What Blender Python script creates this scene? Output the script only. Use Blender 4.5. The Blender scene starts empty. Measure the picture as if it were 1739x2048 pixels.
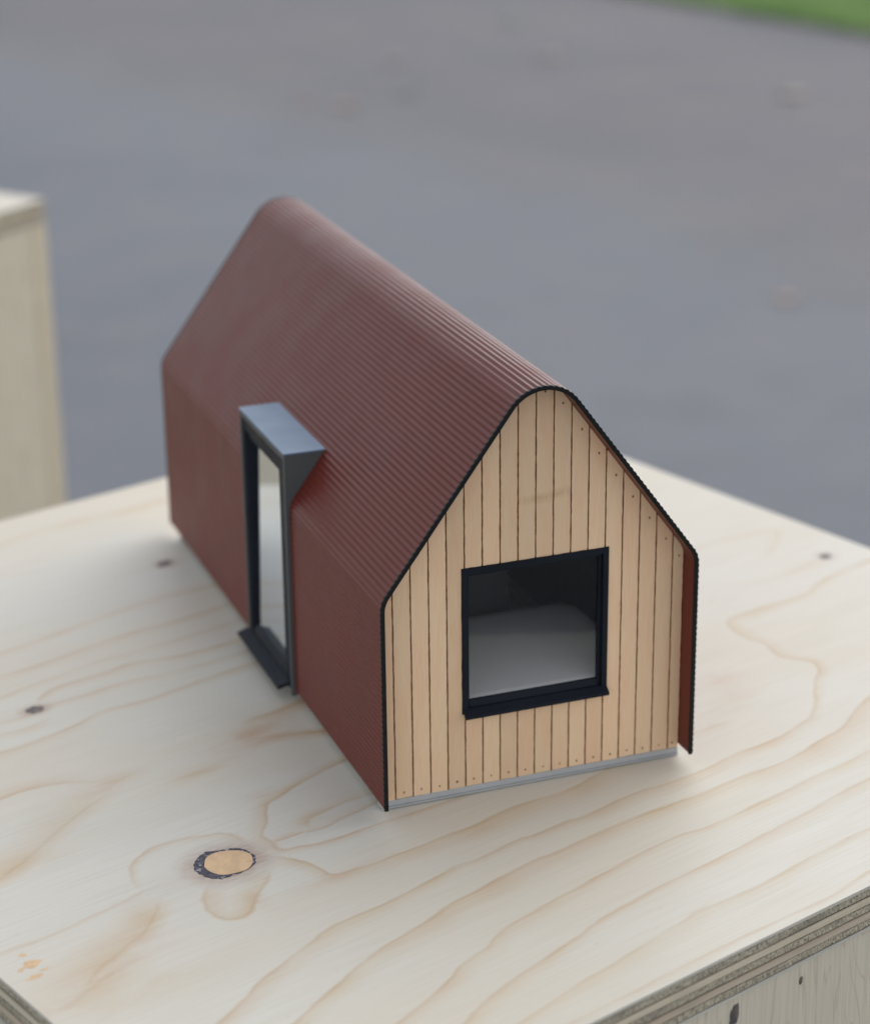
import bpy, bmesh, math, random
import numpy as np
from mathutils import Vector, Matrix

random.seed(7); RNG = np.random.default_rng(11)
SC = bpy.context.scene
COL = SC.collection
R = math.radians
S = 0.135                      # one gable width in metres; house coordinates below are in gable widths

# ---------------------------------------------------------------- camera
cam_data = bpy.data.cameras.new('camera')
cam = bpy.data.objects.new('camera', cam_data); COL.objects.link(cam)
cam.location = Vector((-1.8943, -5.5559, 3.2291)) * S
cam.rotation_mode = 'XYZ'
cam.rotation_euler = (1.2038, 0.0108, -0.3596)
cam_data.sensor_fit = 'HORIZONTAL'
cam_data.sensor_width = 14.9
cam_data.lens = 4539.45 / 1739 * 14.9
cam_data.clip_start = 0.02; cam_data.clip_end = 2000
cam_data.dof.use_dof = True
cam_data.dof.focus_distance = 6.42 * S
cam_data.dof.aperture_fstop = 3.5
cam_data.dof.aperture_blades = 0
SC.camera = cam

# ---------------------------------------------------------------- sky, sun, exposure
SUN_EL, SUN_AZ = R(37), R(34)           # azimuth measured from +x towards +y
world = bpy.data.worlds.new('World'); SC.world = world; world.use_nodes = True
wn = world.node_tree.nodes; wl = world.node_tree.links
sky = wn.new('ShaderNodeTexSky'); sky.sky_type = 'NISHITA'; sky.sun_disc = False
sky.sun_elevation = SUN_EL
sky.sun_rotation = R(90) - SUN_AZ       # Blender measures clockwise from +y
sky.air_density = 1.0; sky.dust_density = 1.0; sky.ozone_density = 1.0
bg = wn['Background']; bg.inputs['Strength'].default_value = 0.15
hs = wn.new('ShaderNodeHueSaturation'); hs.inputs['Saturation'].default_value = 0.26   # thin overcast: greyer than a clear sky
wl.new(sky.outputs['Color'], hs.inputs['Color']); wl.new(hs.outputs['Color'], bg.inputs['Color'])
sun_data = bpy.data.lights.new('sun', 'SUN'); sun = bpy.data.objects.new('sun', sun_data); COL.objects.link(sun)
sun_data.energy = 0.55; sun_data.angle = R(76); sun_data.color = (1.0, 0.95, 0.87)
sd = Vector((math.cos(SUN_EL) * math.cos(SUN_AZ), math.cos(SUN_EL) * math.sin(SUN_AZ), math.sin(SUN_EL)))
sun.rotation_euler = sd.to_track_quat('Z', 'Y').to_euler()
SC.view_settings.view_transform = 'Standard'; SC.view_settings.look = 'None'
SC.view_settings.exposure = 0.74; SC.view_settings.gamma = 1.0
SC.cycles.use_denoising = True
SC.cycles.max_bounces = 8

# ---------------------------------------------------------------- object helpers
def tag(o, label=None, cat=None, group=None, kind=None):
    if label: o['label'] = label
    if cat: o['category'] = cat
    if group: o['group'] = group
    if kind: o['kind'] = kind
    return o

def thing(name, loc=(0, 0, 0), rz=0.0):
    o = bpy.data.objects.new(name, None); COL.objects.link(o)
    o.empty_display_size = 0.05
    o.location = loc; o.rotation_euler = (0, 0, rz)
    return o

def link(name, me, parent=None):
    o = bpy.data.objects.new(name, me); COL.objects.link(o)
    if parent: o.parent = parent
    return o

class MB:
    """collects simple solids, builds ONE mesh object"""
    def __init__(s): s.v = []; s.f = []; s.m = []
    def add(s, verts, faces, mi=0):
        n = len(s.v); s.v += [tuple(map(float, p)) for p in verts]
        s.f += [tuple(i + n for i in f) for f in faces]; s.m += [mi] * len(faces)
    def box(s, x0, x1, y0, y1, z0, z1, mi=0):
        s.add([(x0,y0,z0),(x1,y0,z0),(x1,y1,z0),(x0,y1,z0),(x0,y0,z1),(x1,y0,z1),(x1,y1,z1),(x0,y1,z1)],
              [(3,2,1,0),(4,5,6,7),(0,1,5,4),(1,2,6,5),(2,3,7,6),(3,0,4,7)], mi)
    def prism(s, poly, a, b, axis, mi=0, side=None):
        """polygon (p,q) extruded along an axis from a to b"""
        n = len(poly)
        def P(p, q, t): return {'x': (t, p, q), 'y': (p, t, q), 'z': (p, q, t)}[axis]
        vs = [P(p, q, a) for p, q in poly] + [P(p, q, b) for p, q in poly]
        s.add(vs, [tuple(range(n)), tuple(range(2 * n - 1, n - 1, -1))], mi)
        k = len(s.v) - 2 * n
        for i in range(n):
            j = (i + 1) % n
            s.f.append((k + i, k + n + i, k + n + j, k + j)); s.m.append(mi if side is None else side)
    def build(s, name, mats, parent=None, scale=S, smooth=False, bevel=0.0, fix=True):
        me = bpy.data.meshes.new(name)
        me.from_pydata([(x * scale, y * scale, z * scale) for x, y, z in s.v], [], s.f)
        for m in (mats if isinstance(mats, (list, tuple)) else [mats]): me.materials.append(m)
        me.polygons.foreach_set('material_index', s.m)
        bm = bmesh.new(); bm.from_mesh(me)
        if fix: bmesh.ops.recalc_face_normals(bm, faces=bm.faces)
        if bevel > 0:
            es = [e for e in bm.edges if len(e.link_faces) == 2 and e.calc_face_angle(0) > 0.5]
            bmesh.ops.bevel(bm, geom=es, offset=bevel * scale, segments=2, affect='EDGES', profile=0.6)
        bm.to_mesh(me); bm.free()
        if smooth: me.polygons.foreach_set('use_smooth', [True] * len(me.polygons))
        me.update()
        return link(name, me, parent)

# ---------------------------------------------------------------- materials
class NT:
    def __init__(s, name):
        s.mat = bpy.data.materials.new(name); s.mat.use_nodes = True
        s.t = s.mat.node_tree; s.n = s.t.nodes; s.l = s.t.links
        s.b = s.n['Principled BSDF']
    def node(s, typ, **kw):
        n = s.n.new(typ)
        for k, v in kw.items():
            if k.startswith('i_'): s.put(n.inputs[k[2:]], v)
            elif k[0] == 'i' and k[1:].isdigit(): s.put(n.inputs[int(k[1:])], v)
            else: setattr(n, k, v)
        return n
    def put(s, sock, v):
        if hasattr(v, 'is_output') or isinstance(v, bpy.types.NodeSocket): s.l.new(v, sock)
        else:
            if sock.type == 'RGBA' and len(v) == 3: v = (*v, 1)
            sock.default_value = v
    def math(s, op, a, b=0.0, c=0.0, clamp=False):
        n = s.node('ShaderNodeMath', operation=op, use_clamp=clamp); s.put(n.inputs[0], a); s.put(n.inputs[1], b); s.put(n.inputs[2], c)
        return n.outputs[0]
    def mix(s, f, a, b, blend='MIX'):
        n = s.node('ShaderNodeMix', data_type='RGBA', blend_type=blend); s.put(n.inputs[0], f); s.put(n.inputs[6], a); s.put(n.inputs[7], b)
        return n.outputs[2]
    def coord(s, scale=(1, 1, 1), rot=(0, 0, 0), kind='Object'):
        tc = s.node('ShaderNodeTexCoord')
        m = s.node('ShaderNodeMapping', i_Vector=tc.outputs[kind]); m.inputs['Scale'].default_value = scale; m.inputs['Rotation'].default_value = rot
        return m.outputs[0]
    def noise(s, vec, scale, detail=3, rough=0.5, dist=0.0):
        n = s.node('ShaderNodeTexNoise', i_Vector=vec, i_Scale=scale, i_Detail=detail, i_Roughness=rough, i_Distortion=dist)
        return n.outputs['Fac']
    def ramp(s, f, lo, hi, a=0.0, b=1.0, smooth=True):
        n = s.node('ShaderNodeMapRange', interpolation_type='SMOOTHSTEP' if smooth else 'LINEAR')
        for i, v in enumerate((f, lo, hi, a, b)): s.put(n.inputs[i], v)
        return n.outputs[0]
    def bump(s, h, strength, dist):
        n = s.node('ShaderNodeBump', i_Height=h, i_Strength=strength, i_Distance=dist); s.l.new(n.outputs[0], s.b.inputs['Normal'])
    def set(s, color=None, rough=None, **kw):
        if color is not None: s.put(s.b.inputs['Base Color'], color)
        if rough is not None: s.put(s.b.inputs['Roughness'], rough)
        for k, v in kw.items(): s.put(s.b.inputs[k.replace('_', ' ')], v)
        return s.mat

def srgb(r, g, b):
    f = lambda c: (c / 255 / 12.92) if c / 255 <= 0.04045 else ((c / 255 + 0.055) / 1.055) ** 2.4
    return (f(r), f(g), f(b))

def paint(name, col, rough, var=0.12, scale=60, bump=0.0, metallic=0.0, spec=0.5):
    m = NT(name); v = m.coord()
    n = m.noise(v, scale, 4, 0.6); n2 = m.noise(v, scale * 6, 2, 0.5)
    c = m.mix(m.ramp(n, 0.3, 0.7), tuple(x * (1 - var) for x in col), tuple(min(1, x * (1 + var)) for x in col))
    m.set(c, m.ramp(n2, 0.2, 0.8, rough - 0.06, rough + 0.06), Metallic=metallic, Specular_IOR_Level=spec)
    if bump: m.bump(n2, bump, 0.0004)
    return m.mat

def mat_roof():
    m = NT('red_brown_coated_metal'); v = m.coord()
    n = m.noise(v, 45, 4, 0.6); big = m.noise(v, 14, 3, 0.5)
    c = m.mix(m.ramp(n, 0.3, 0.7), (0.114, 0.0200, 0.0138), (0.128, 0.0235, 0.0160))
    c = m.mix(m.ramp(big, 0.35, 0.7, 0, 0.5), c, (0.134, 0.0265, 0.0185))
    return m.set(c, m.ramp(n, 0.3, 0.7, 0.31, 0.39), Specular_IOR_Level=0.17)

def mat_plank():
    m = NT('birch_plank'); oi = m.node('ShaderNodeObjectInfo')
    v = m.coord()
    off = m.node('ShaderNodeVectorMath', operation='ADD'); m.put(off.inputs[0], v)
    cmb = m.node('ShaderNodeCombineXYZ'); m.put(cmb.inputs[2], m.math('MULTIPLY', oi.outputs['Random'], 3.0)); m.put(off.inputs[1], cmb.outputs[0])
    def sc(x, z): 
        mp = m.node('ShaderNodeMapping', i_Vector=off.outputs[0]); mp.inputs['Scale'].default_value = (x, x, z); return mp.outputs[0]
    fib = m.noise(sc(2600, 110), 1.0, 3, 0.6)
    fleck = m.noise(sc(700, 40), 1.0, 2, 0.5)
    broad = m.noise(sc(110, 22), 1.0, 3, 0.6)
    c = m.mix(m.ramp(broad, 0.35, 0.7), (0.75, 0.53, 0.335), (0.755, 0.485, 0.30))
    c = m.mix(m.ramp(fib, 0.35, 0.75, 0, 0.45), c, (0.80, 0.63, 0.43))
    c = m.mix(m.ramp(fleck, 0.62, 0.8, 0, 0.4), c, (0.62, 0.40, 0.235))
    rv = m.math('MULTIPLY_ADD', oi.outputs['Random'], 0.17, 0.90)
    c = m.mix(1.0, c, m.node('ShaderNodeCombineColor', i0=rv, i1=rv, i2=rv).outputs[0], 'MULTIPLY')
    # brown smear across four boards above the window
    sp = m.node('ShaderNodeSeparateXYZ', i_Vector=v)
    wob = m.math('MULTIPLY', m.math('SUBTRACT', m.noise(m.coord((60, 60, 60)), 1.0, 2), 0.5), 0.006)
    X = m.math('DIVIDE', sp.outputs[0], S); Z = m.math('DIVIDE', m.math('ADD', sp.outputs[2], wob), S)
    line = m.math('SUBTRACT', 1.0, m.math('MULTIPLY', m.math('ABSOLUTE', m.math('SUBTRACT', Z, 0.915)), 55.0), clamp=True)
    inx = m.math('MULTIPLY', m.ramp(X, -0.06, -0.04), m.ramp(X, 0.11, 0.125, 1, 0))
    c = m.mix(m.math('MULTIPLY', m.math('MULTIPLY', line, inx), m.ramp(fleck, 0.3, 0.6, 0.10, 0.42)), c, (0.42, 0.235, 0.11))
    m.set(c, 0.55, Specular_IOR_Level=0.3); m.bump(fib, 0.12, 0.0002)
    return m.mat

def mat_burnt():
    m = NT('laser_burnt_wood'); n = m.noise(m.coord((1, 1, 1)), 900, 3, 0.6)
    return m.set(m.mix(m.ramp(n, 0.3, 0.7), (0.15, 0.062, 0.022), (0.30, 0.145, 0.06)), 0.8)

def wood_base(m, along_rot, gs=1.0):
    """fine fibre streaks and faint broad tint; returns (fibre, broad)"""
    fib = m.noise(m.coord((22 * gs, 1100 * gs, 300), (0, 0, along_rot)), 1.0, 3, 0.6)
    broad = m.noise(m.coord((5, 16, 5), (0, 0, along_rot)), 1.0, 2, 0.5)
    return fib, broad

def mat_tabletop():
    m = NT('spruce_veneer')
    A = lambda n: m.node('ShaderNodeAttribute', attribute_name=n).outputs['Fac']
    d, amp, soft, sharp, halo = A('dist'), A('amp'), A('soft'), A('sharp'), A('halo')
    amp = m.math('MULTIPLY', amp, m.ramp(A('key'), 0.95, 1.2, 1.0, 0.0))     # nothing of a line beyond its own width
    fib, broad = wood_base(m, 0.0)
    wob = m.noise(m.coord((60, 260, 60)), 1.0, 4, 0.65)
    t = m.math('ADD', d, m.math('MULTIPLY', m.math('SUBTRACT', wob, 0.5), 0.022))
    up = m.math('ADD', 1.0, m.math('DIVIDE', t, sharp), clamp=True)
    dn = m.math('POWER', m.math('SUBTRACT', 1.0, m.math('DIVIDE', t, soft), clamp=True), 1.25)
    line = m.math('MULTIPLY', m.math('MULTIPLY', up, dn), amp)
    line = m.math('MULTIPLY', line, m.ramp(fib, 0.2, 0.7, 0.75, 1.1))
    core = m.math('MULTIPLY', m.math('SUBTRACT', 1.0, m.math('DIVIDE', m.math('ABSOLUTE', t), 0.010), clamp=True), amp)
    c = m.mix(m.ramp(broad, 0.3, 0.7), TOP_A, TOP_B)
    c = m.mix(m.ramp(fib, 0.35, 0.75, 0, 0.34), c, (0.56, 0.49, 0.38))
    late = m.noise(m.coord((9, 30, 9)), 1.0, 2, 0.5)
    lc = m.mix(m.ramp(late, 0.35, 0.65), (0.575, 0.435, 0.25), (0.565, 0.40, 0.245))
    c = m.mix(m.math('MULTIPLY', line, 0.80, clamp=True), c, lc)
    c = m.mix(m.math('MULTIPLY', core, 0.30, clamp=True), c, (0.40, 0.24, 0.12))
    sn = m.noise(m.coord((45, 190, 45)), 1.0, 5, 0.65); tn = m.noise(m.coord((20, 40, 20)), 1.0, 2)
    c = m.mix(m.math('MULTIPLY', A('stain'), m.ramp(sn, 0.25, 0.72, 0.15, 0.95), clamp=True), c, m.mix(m.ramp(tn, 0.35, 0.65), (0.56, 0.425, 0.245), (0.56, 0.37, 0.25)))
    hn = m.noise(m.coord((150, 500, 150)), 1.0, 4, 0.6)
    c = m.mix(m.math('MULTIPLY', halo, m.ramp(hn, 0.3, 0.7, 0.5, 1.0), clamp=True), c, (0.40, 0.27, 0.20))
    tick = m.noise(m.coord((110, 1500, 300)), 1.0, 1, 0.4)
    c = m.mix(m.ramp(tick, 0.77, 0.83, 0, 0.5), c, (0.30, 0.24, 0.18))
    scr = m.noise(m.coord((30, 2200, 300), (0, 0, 0.12)), 1.0, 1, 0.4); c = m.mix(m.ramp(scr, 0.76, 0.82, 0, 0.25), c, (0.46, 0.42, 0.36))
    grime = m.noise(m.coord((7, 11, 7)), 1.0, 5, 0.6); c = m.mix(m.ramp(grime, 0.52, 0.8, 0, 0.28), c, (0.53, 0.50, 0.44))
    m.set(c, m.ramp(fib, 0.3, 0.7, 0.46, 0.58), Specular_IOR_Level=0.3)
    m.bump(fib, 0.10, 0.0003)
    return m.mat
TOP_A, TOP_B = (0.665, 0.64, 0.565), (0.655, 0.60, 0.50)

def mat_ply_long(name, a, b):
    m = NT(name)
    st = m.noise(m.coord((14, 14, 900)), 1.0, 4, 0.6); n = m.noise(m.coord((40, 40, 40)), 1.0, 3)
    c = m.mix(m.ramp(st, 0.3, 0.7), a, b)
    c = m.mix(m.ramp(n, 0.5, 0.75, 0, 0.5), c, tuple(x * 0.7 for x in b))
    m.set(c, 0.7, Specular_IOR_Level=0.25); m.bump(st, 0.3, 0.0006)
    return m.mat

def mat_ply_end():
    m = NT('ply_end_grain')
    sp = m.noise(m.coord((1500, 1500, 700)), 1.0, 3, 0.7); n = m.noise(m.coord((60, 60, 200)), 1.0, 3)
    c = m.mix(m.ramp(sp, 0.32, 0.62), (0.17, 0.14, 0.10), (0.58, 0.515, 0.385))
    c = m.mix(m.ramp(n, 0.45, 0.75, 0, 0.55), c, (0.17, 0.155, 0.13))
    m.set(c, 0.85, Specular_IOR_Level=0.2); m.bump(sp, 0.8, 0.0008)
    return m.mat

def mat_panel():
    m = NT('weathered_side_veneer')
    v = m.coord((55, 55, 5)); wv = m.noise(v, 1.0, 3, 0.55, 0.6)
    ring = m.math('PINGPONG', m.math('MULTIPLY', wv, 9.0), 0.5)
    fib = m.noise(m.coord((900, 900, 20)), 1.0, 3, 0.6); saw = m.noise(m.coord((60, 60, 1400), (0, 0.25, 0)), 1.0, 2)
    c = m.mix(m.ramp(fib, 0.3, 0.7), (0.57, 0.505, 0.39), (0.64, 0.575, 0.455))
    c = m.mix(m.ramp(ring, 0.0, 0.12, 0.35, 0.0), c, (0.34, 0.26, 0.17))
    c = m.mix(m.ramp(saw, 0.5, 0.75, 0, 0.25), c, (0.55, 0.53, 0.45))
    m.set(c, 0.6, Specular_IOR_Level=0.3); m.bump(fib, 0.2, 0.0004)
    return m.mat

def mat_asphalt(name, a, b, spot, spec=0.5, rough=0.6):
    m = NT(name); v = m.coord()
    n = m.noise(v, 0.9, 4, 0.6); g = m.noise(v, 160, 3, 0.7); st = m.noise(v, 2.4, 3, 0.5)
    c = m.mix(m.ramp(n, 0.3, 0.7), a, b)
    c = m.mix(m.ramp(st, 0.55, 0.78, 0, 0.6), c, spot)
    c = m.mix(m.ramp(g, 0.3, 0.7, 0, 0.5), c, tuple(x * 0.6 for x in a))
    m.set(c, rough, Specular_IOR_Level=spec); m.bump(g, 0.6, 0.004)
    return m.mat

def mat_glass(name, tint, ior, mirror=0.0):
    m = NT(name)
    n = m.noise(m.coord(), 9, 2)
    m.set(tint, 0.02, IOR=ior, Transmission_Weight=1.0)
    if mirror:
        g = m.node('ShaderNodeBsdfGlossy'); g.inputs['Roughness'].default_value = 0.05; g.inputs['Color'].default_value = (0.86, 0.93, 1.0, 1)
        mx = m.node('ShaderNodeMixShader'); m.put(mx.inputs[0], mirror); m.l.new(m.b.outputs[0], mx.inputs[1]); m.l.new(g.outputs[0], mx.inputs[2])
        m.l.new(mx.outputs[0], m.n['Material Output'].inputs['Surface'])
    m.bump(n, 0.02, 0.0002)
    return m.mat

M = dict(
    roof=mat_roof(), plank=mat_plank(), burnt=mat_burnt(), top=mat_tabletop(), end=mat_ply_end(), panel=mat_panel(),
    black=paint('black_edge_paint', (0.007, 0.008, 0.008), 0.55, 0.2, 300, 0.3, 0.0, 0.2),
    navy=paint('dark_anodised_frame', (0.010, 0.013, 0.019), 0.5, 0.10, 60, 0.0, 0.0, 0.12),
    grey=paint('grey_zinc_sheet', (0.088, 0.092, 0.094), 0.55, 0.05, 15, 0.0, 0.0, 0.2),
    zinc_sky_tint=paint('sheet_top_sky_tint', (0.145, 0.21, 0.305), 0.42, 0.03, 15, 0.0, 0.15, 0.4),  # blue of the reflected sky is put into the base colour of the top
    base=paint('grey_base_metal', (0.42, 0.425, 0.43), 0.45, 0.05, 60, 0.0, 0.1),
    shadow=paint('shadow_gap_foot', (0.03, 0.03, 0.03), 0.8),  # near black so the gap under the base reads as shadow
    lining=paint('dark_lining', (0.05, 0.05, 0.05), 0.8, 0.1, 40),
    partition=paint('grey_partition', (0.055, 0.055, 0.055), 0.7, 0.05, 40),
    white=paint('white_card', (0.90, 0.90, 0.90), 0.6, 0.02, 30),
    long=mat_ply_long('ply_long_grain', (0.55, 0.475, 0.345), (0.62, 0.545, 0.41)),
    long2=mat_ply_long('ply_long_grain_reddish', (0.44, 0.35, 0.25), (0.54, 0.46, 0.35)),
    face=mat_ply_long('ply_face_edge', (0.50, 0.47, 0.40), (0.58, 0.54, 0.46)),
    glue=paint('dark_glue_core', (0.035, 0.03, 0.028), 0.9),
    plug=paint('ochre_filler', (0.66, 0.44, 0.24), 0.5, 0.10, 180, 0.15),
    glass=mat_glass('clear_acrylic', (1, 1, 1), 1.35),
    doorglass=mat_glass('reflective_acrylic', (0.9, 0.93, 0.95), 1.5, 0.85),
)
def mat_bark():
    m = NT('dark_knot_ring'); n = m.noise(m.coord(), 420, 3, 0.7); n2 = m.noise(m.coord(), 480, 3, 0.6)
    c = m.mix(m.ramp(n, 0.35, 0.7), (0.028, 0.033, 0.062), (0.10, 0.085, 0.10))
    c = m.mix(m.ramp(n2, 0.56, 0.66, 0, 0.85), c, (0.42, 0.40, 0.40))
    return m.set(c, 0.7)
M['bark'] = mat_bark()
def mat_knot():
    m = NT('small_knot'); n = m.noise(m.coord(), 300, 3, 0.6)
    return m.set(m.mix(m.ramp(n, 0.35, 0.7), (0.065, 0.057, 0.058), (0.19, 0.145, 0.125)), 0.6)
M['knot'] = mat_knot()

# ---------------------------------------------------------------- ground
H = 0.9                                  # height of the plinths
gz = -H
def sheet(name, pts, z, mat, thick=0.0):
    mb = MB(); n = len(pts)
    mb.add([(x, y, z) for x, y in pts], [tuple(range(n))])
    return tag(mb.build(name, mat, scale=1.0, fix=False), kind='structure')
def mat_ground():
    m = NT('worn_asphalt_with_older_edge'); v = m.coord()
    sp = m.node('ShaderNodeSeparateXYZ', i_Vector=v); X, Y = sp.outputs[0], m.math('MAXIMUM', sp.outputs[1], 1.0)
    border = m.math('ADD', m.math('MULTIPLY', m.math('MULTIPLY', Y, Y), -0.03662), m.math('MULTIPLY_ADD', Y, 0.06573, 2.68988))
    wob = m.math('MULTIPLY', m.math('SUBTRACT', m.noise(v, 2.2, 5, 0.65), 0.5), 0.8)
    f = m.ramp(m.math('ADD', m.math('SUBTRACT', X, border), wob), -0.45, 0.45)
    n = m.noise(v, 0.9, 4, 0.6); g = m.noise(v, 170, 3, 0.7); st = m.noise(v, 2.6, 3, 0.55); n2 = m.noise(v, 5.5, 4, 0.6)
    a = m.mix(m.ramp(n, 0.3, 0.7), (0.177, 0.191, 0.219), (0.204, 0.216, 0.239))
    a = m.mix(m.ramp(n2, 0.45, 0.7, 0, 0.7), a, (0.231, 0.225, 0.237))
    o = m.mix(m.ramp(n, 0.3, 0.7), (0.162, 0.155, 0.171), (0.189, 0.179, 0.189))
    o = m.mix(m.ramp(st, 0.5, 0.75, 0, 0.7), o, (0.217, 0.194, 0.184))
    o = m.mix(m.ramp(n2, 0.48, 0.7, 0, 0.6), o, (0.149, 0.152, 0.174))
    c = m.mix(f, a, o)
    edge = m.math('SUBTRACT', 1.0, m.math('MULTIPLY', m.math('ABSOLUTE', m.math('SUBTRACT', f, 0.4)), 2.6), clamp=True)
    c = m.mix(m.math('MULTIPLY', edge, 0.3), c, (0.221, 0.193, 0.174))
    c = m.mix(m.ramp(g, 0.3, 0.7, 0, 0.45), c, (0.093, 0.094, 0.103))
    dp = m.noise(m.coord((1.1, 2.0, 1)), 1.6, 5, 0.7); c = m.mix(m.ramp(dp, 0.5, 0.72, 0, 0.4), c, (0.122, 0.126, 0.139))
    m.set(c, 0.75, Specular_IOR_Level=0.25); m.bump(g, 0.5, 0.004)
    return m.mat
M['asph'] = mat_ground()
sheet('asphalt', [(-300, -300), (300, -300), (300, 300), (-300, 300)], gz, M['asph'])
# lawn: soil sheet + blades
M['soil'] = paint('lawn_soil', (0.13, 0.19, 0.07), 0.9, 0.3, 8)
g0, g1 = Vector((28.3 * S, 54.0 * S)), Vector((30.3 * S, 46.8 * S))
gd = (g1 - g0).normalized(); gn = Vector((-gd.y, gd.x))
if gn.y < 0: gn = -gn
edge = [g0 + gd * t + gn * random.uniform(-.05, .05) for t in np.linspace(-14, 14, 120)]
sheet('lawn_soil', [tuple(p) for p in edge] + [tuple(g0 + gd * 14 + gn * 40), tuple(g0 - gd * 14 + gn * 40)], gz + 0.008, M['soil'])
def grass():
    N = 40000
    t = RNG.uniform(-3.2, 3.2, N); d = RNG.uniform(-0.03, 1.0, N) ** 1.4 * 3.0
    d = np.where(np.isfinite(d), d, 0.0)
    bx = g0.x + gd.x * t + gn.x * d; by = g0.y + gd.y * t + gn.y * d
    a = RNG.uniform(0, 6.283, N); h = RNG.uniform(.03, .075, N); w = .004; le = RNG.uniform(.01, .04, N); la = RNG.uniform(0, 6.283, N)
    z = np.full(N, gz + 0.006)
    v = np.empty((N, 3, 3))
    v[:, 0] = np.stack([bx - w*np.cos(a), by - w*np.sin(a), z], 1); v[:, 1] = np.stack([bx + w*np.cos(a), by + w*np.sin(a), z], 1)
    v[:, 2] = np.stack([bx + le*np.cos(la), by + le*np.sin(la), z + h], 1)
    me = bpy.data.meshes.new('grass'); me.vertices.add(3*N); me.vertices.foreach_set('co', v.ravel())
    me.loops.add(3*N); me.loops.foreach_set('vertex_index', np.arange(3*N))
    me.polygons.add(N); me.polygons.foreach_set('loop_start', np.arange(N)*3); me.update()
    m = NT('grass_blade'); n = m.noise(m.coord(), 3, 3)
    me.materials.append(m.set(m.mix(m.ramp(n, .3, .7), (0.28, 0.43, 0.15), (0.37, 0.52, 0.20)), 0.6))
    return tag(link('grass', me), 'short green lawn at the far edge of the asphalt', 'grass', kind='stuff')
grass()

# fallen leaves on the asphalt
def leaf(loc, size, rz, mat, label):
    mb = MB(); pr = [0, .32, .46, .5, .44, .3, .12, 0]; n = len(pr)
    L, Rr = [], []
    for i, w in enumerate(pr):
        x = (i / (n - 1) - .5); curl = .05 * (x * 2) ** 2
        mb.v.append((x * size, 0, (.01 + curl * .5) * size)); mb.v.append((x * size, w * .62 * size, (.02 + curl) * size)); mb.v.append((x * size, -w * .62 * size, (.02 + curl * .9) * size))
    for i in range(n - 1):
        k = 3 * i
        mb.f += [(k, k+3, k+4, k+1), (k, k+2, k+5, k+3)]; mb.m += [0, 0]
    mb.v += [(.5*size, -.01*size, .1*size), (.5*size, .01*size, .1*size), (.85*size, .0, .14*size)]; k = len(mb.v); mb.f.append((k-3, k-1, k-2)); mb.m.append(0)
    o = mb.build('fallen_leaf', mat, scale=1.0, fix=False)
    o.location = loc; o.rotation_euler = (0, 0, rz)
    return tag(o, label, 'leaf', 'fallen leaves on the asphalt')
lm = dict(orange=paint('leaf_orange', (0.36, 0.235, 0.155), .6, .2, 30), tan=paint('leaf_tan', (0.30, 0.25, 0.195), .6, .2, 30), green=paint('leaf_green', (0.19, 0.28, 0.18), .6, .2, 30), dull=paint('leaf_dull_green', (0.15, 0.175, 0.155), .6, .2, 30))
for (x, y, sz, k, lab) in [
    (14.22, 43.43, .10, 'orange', 'large orange brown leaf near the asphalt border behind the roof ridge'),
    (15.56, 25.29, .06, 'orange', 'small orange leaf on grey asphalt right of the house'),
    (22.31, 53.04, .10, 'green', 'bright green leaf lying far back near the lawn'),
    (16.00, 44.16, .08, 'dull', 'dull dark green leaf on the older asphalt'),
    (21.04, 47.46, .11, 'tan', 'pale tan leaf in the middle of the older asphalt'),
    (24.20, 40.53, .13, 'tan', 'largest pale leaf clump at right on the older asphalt'),
    (17.28, 48.59, .09, 'tan', 'tan leaf behind the dull green leaf'),
    (13.60, 44.30, .06, 'orange', 'faded orange leaf just left of the large orange one')]:
    leaf((x * S, y * S, gz + .006), sz, random.uniform(0, 6), lm[k], lab)

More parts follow.
